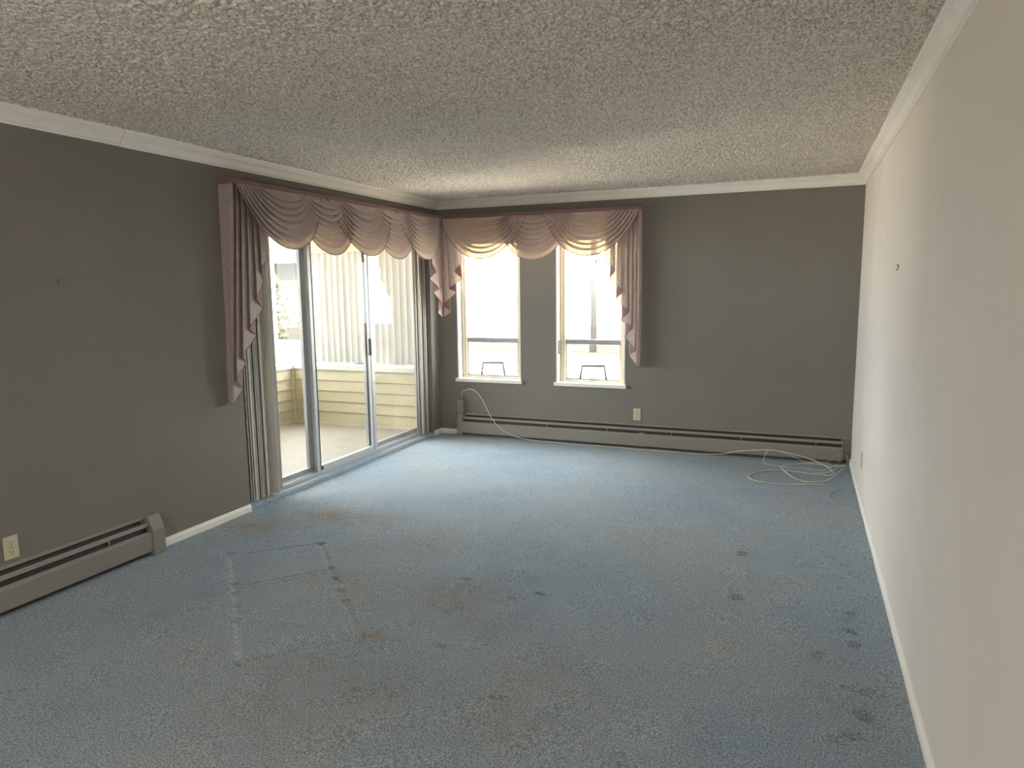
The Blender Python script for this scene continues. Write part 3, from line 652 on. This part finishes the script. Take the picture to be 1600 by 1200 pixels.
def balcony_blind(label, loc, vanes, rail, z0, z1):
    t = thing('vertical_blind', loc, label, 'vertical blind', 'white balcony blinds')
    MB().box(*rail, z1, z1 + .04, .003).build('headrail', CREAM, t)
    for x, y, a in vanes: vane_mb(x, y, z0, z1, a).build('vane', VANE_W, t)
rnd = random.Random(9)
balcony_blind('white vertical blind hung across the far end of balcony', (-1.1, BYF - .05, 1.98),
              [(-1.76 + .083 * i, BYF - .055, .20 + rnd.uniform(-.05, .05)) for i in range(19)], (-1.80, -.22, BYF - .08, BYF - .035), .705, 1.965)
balcony_blind('white vertical blind hung along the front of balcony', (BXF + .05, 5.0, 1.98),
              [(BXF + .055, 3.0 + .118 * i, .30 + rnd.uniform(-.25, .25)) for i in range(30)], (BXF + .035, BXF + .08, 2.8, 6.55), .70, 1.965)

# ------------------------------------------------------------------ outdoors
GZ = -3.0
struct('ground', MB().box(-60, 40, -20, 80, GZ - .2, GZ), GRASS, 'pale ground outside the building', 'ground')
nb = thing('neighbouring_building', (0.5, 12.3, GZ), 'pale low building with flat roof outside the far windows', 'building')
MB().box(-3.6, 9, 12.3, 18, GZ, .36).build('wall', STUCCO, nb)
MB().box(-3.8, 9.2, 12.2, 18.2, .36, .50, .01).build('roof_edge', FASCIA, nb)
pl = thing('roof_pole', (.115, 12.2, .50), 'grey pole outside, seen through the right far window', 'pole')
MB().tube([(.115, 12.14, .37), (.115, 12.14, 2.6)], .052, 10).build('mast', POLE, pl, smooth=True)
MB().box(.13, .24, 12.10, 12.18, 1.98, 2.12, .01).build('lamp_box', POLE, pl)
hs = thing('house', (-15, 23, GZ), 'cream house with grey roof beyond the balcony', 'house')
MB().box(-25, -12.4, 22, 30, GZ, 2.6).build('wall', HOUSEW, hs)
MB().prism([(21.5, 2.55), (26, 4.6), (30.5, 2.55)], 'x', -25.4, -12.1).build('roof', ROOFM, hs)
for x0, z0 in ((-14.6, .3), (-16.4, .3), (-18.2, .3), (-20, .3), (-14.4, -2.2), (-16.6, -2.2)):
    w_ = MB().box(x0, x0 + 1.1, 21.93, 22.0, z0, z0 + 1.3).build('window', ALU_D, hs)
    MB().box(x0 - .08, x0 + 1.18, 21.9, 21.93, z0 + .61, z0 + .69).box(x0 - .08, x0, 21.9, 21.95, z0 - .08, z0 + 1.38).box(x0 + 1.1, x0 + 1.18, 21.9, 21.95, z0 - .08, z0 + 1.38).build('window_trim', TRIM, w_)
gr = thing('garage', (-10.8, 14.7, GZ), 'low garage with blue grey roof beyond the balcony', 'garage')
MB().box(-14.0, -7.6, 13.2, 16.2, GZ, -.35).build('wall', HOUSEW, gr)
MB().prism([(12.9, -.4), (14.7, .25), (16.5, -.4)], 'x', -14.3, -7.3).build('roof', BLUEROOF, gr)
def tree(x, y, h, r, seed, label):
    rnd = random.Random(seed); t = thing('leafy_tree', (x, y, GZ), label, 'tree')
    m = MB().tube([(x, y, GZ), (x + .05, y, GZ + h * .4), (x - .05, y + .05, GZ + h * .75)], [.16, .12, .05], 8)
    for k in range(6):
        a = k * 1.05; m.tube([(x, y, GZ + h * (.35 + .06 * k)), (x + math.cos(a) * r * .7, y + math.sin(a) * r * .7, GZ + h * (.5 + .07 * k))], [.05, .02], 6)
    m.build('trunk', BARK, t, smooth=True)
    lf = MB(); zc = GZ + h * .66
    for k in range(2600):
        u, v, w_ = rnd.gauss(0, 1), rnd.gauss(0, 1), rnd.gauss(0, 1); L = math.sqrt(u * u + v * v + w_ * w_) or 1; q = rnd.uniform(.45, 1.0) ** .6
        c = Vector((x + u / L * r * q, y + v / L * r * q, zc + w_ / L * h * .36 * q))
        a = Vector((rnd.gauss(0, 1), rnd.gauss(0, 1), rnd.gauss(0, .6))).normalized(); b = a.cross(Vector((rnd.gauss(0, 1), rnd.gauss(0, 1), rnd.gauss(0, 1)))).normalized(); s = rnd.uniform(.06, .13)
        lf.add([c - a * s, c + b * s * .5, c + a * s, c - b * s * .5], [(0, 1, 2, 3)])
    lf.build('foliage', LEAF, t, fixn=False)
tree(-13.6, 18.4, 5.6, 1.3, 1, 'yellow green tree beyond the balcony corner')
tree(-17.2, 18.6, 5.0, 1.3, 2, 'yellow green tree beyond the front blind of balcony')

# ------------------------------------------------------------------ unseen lamp added behind the camera to brighten the foreground
lm = thing('fill_pendant', (2.0, -1.3, H), 'added round opal fill lamp, unseen behind the camera', 'pendant lamp')
MB().tube([(2.0, -1.3, H - .03), (2.0, -1.3, H)], .07, 24).build('canopy', TRIM, lm)
MB().tube([(2.0, -1.3, 1.83), (2.0, -1.3, H - .03)], .006, 8).build('cord', RUBBER, lm)
m, nt, out = new_mat('fill_opal'); e = node(nt, 'ShaderNodeEmission'); e.inputs['Color'].default_value = (1, .90, .78, 1); e.inputs['Strength'].default_value = 82.0
nt.links.new(e.outputs[0], out.inputs['Surface'])
MB().tube([(2.0, -1.3, 1.68 + .15 * math.sin(a)) for a in [(-90 + 15 * k) * math.pi / 180 for k in range(13)]], [max(.15 * math.cos((-90 + 15 * k) * math.pi / 180), .002) for k in range(13)], 24).build('globe', m, lm, smooth=True)
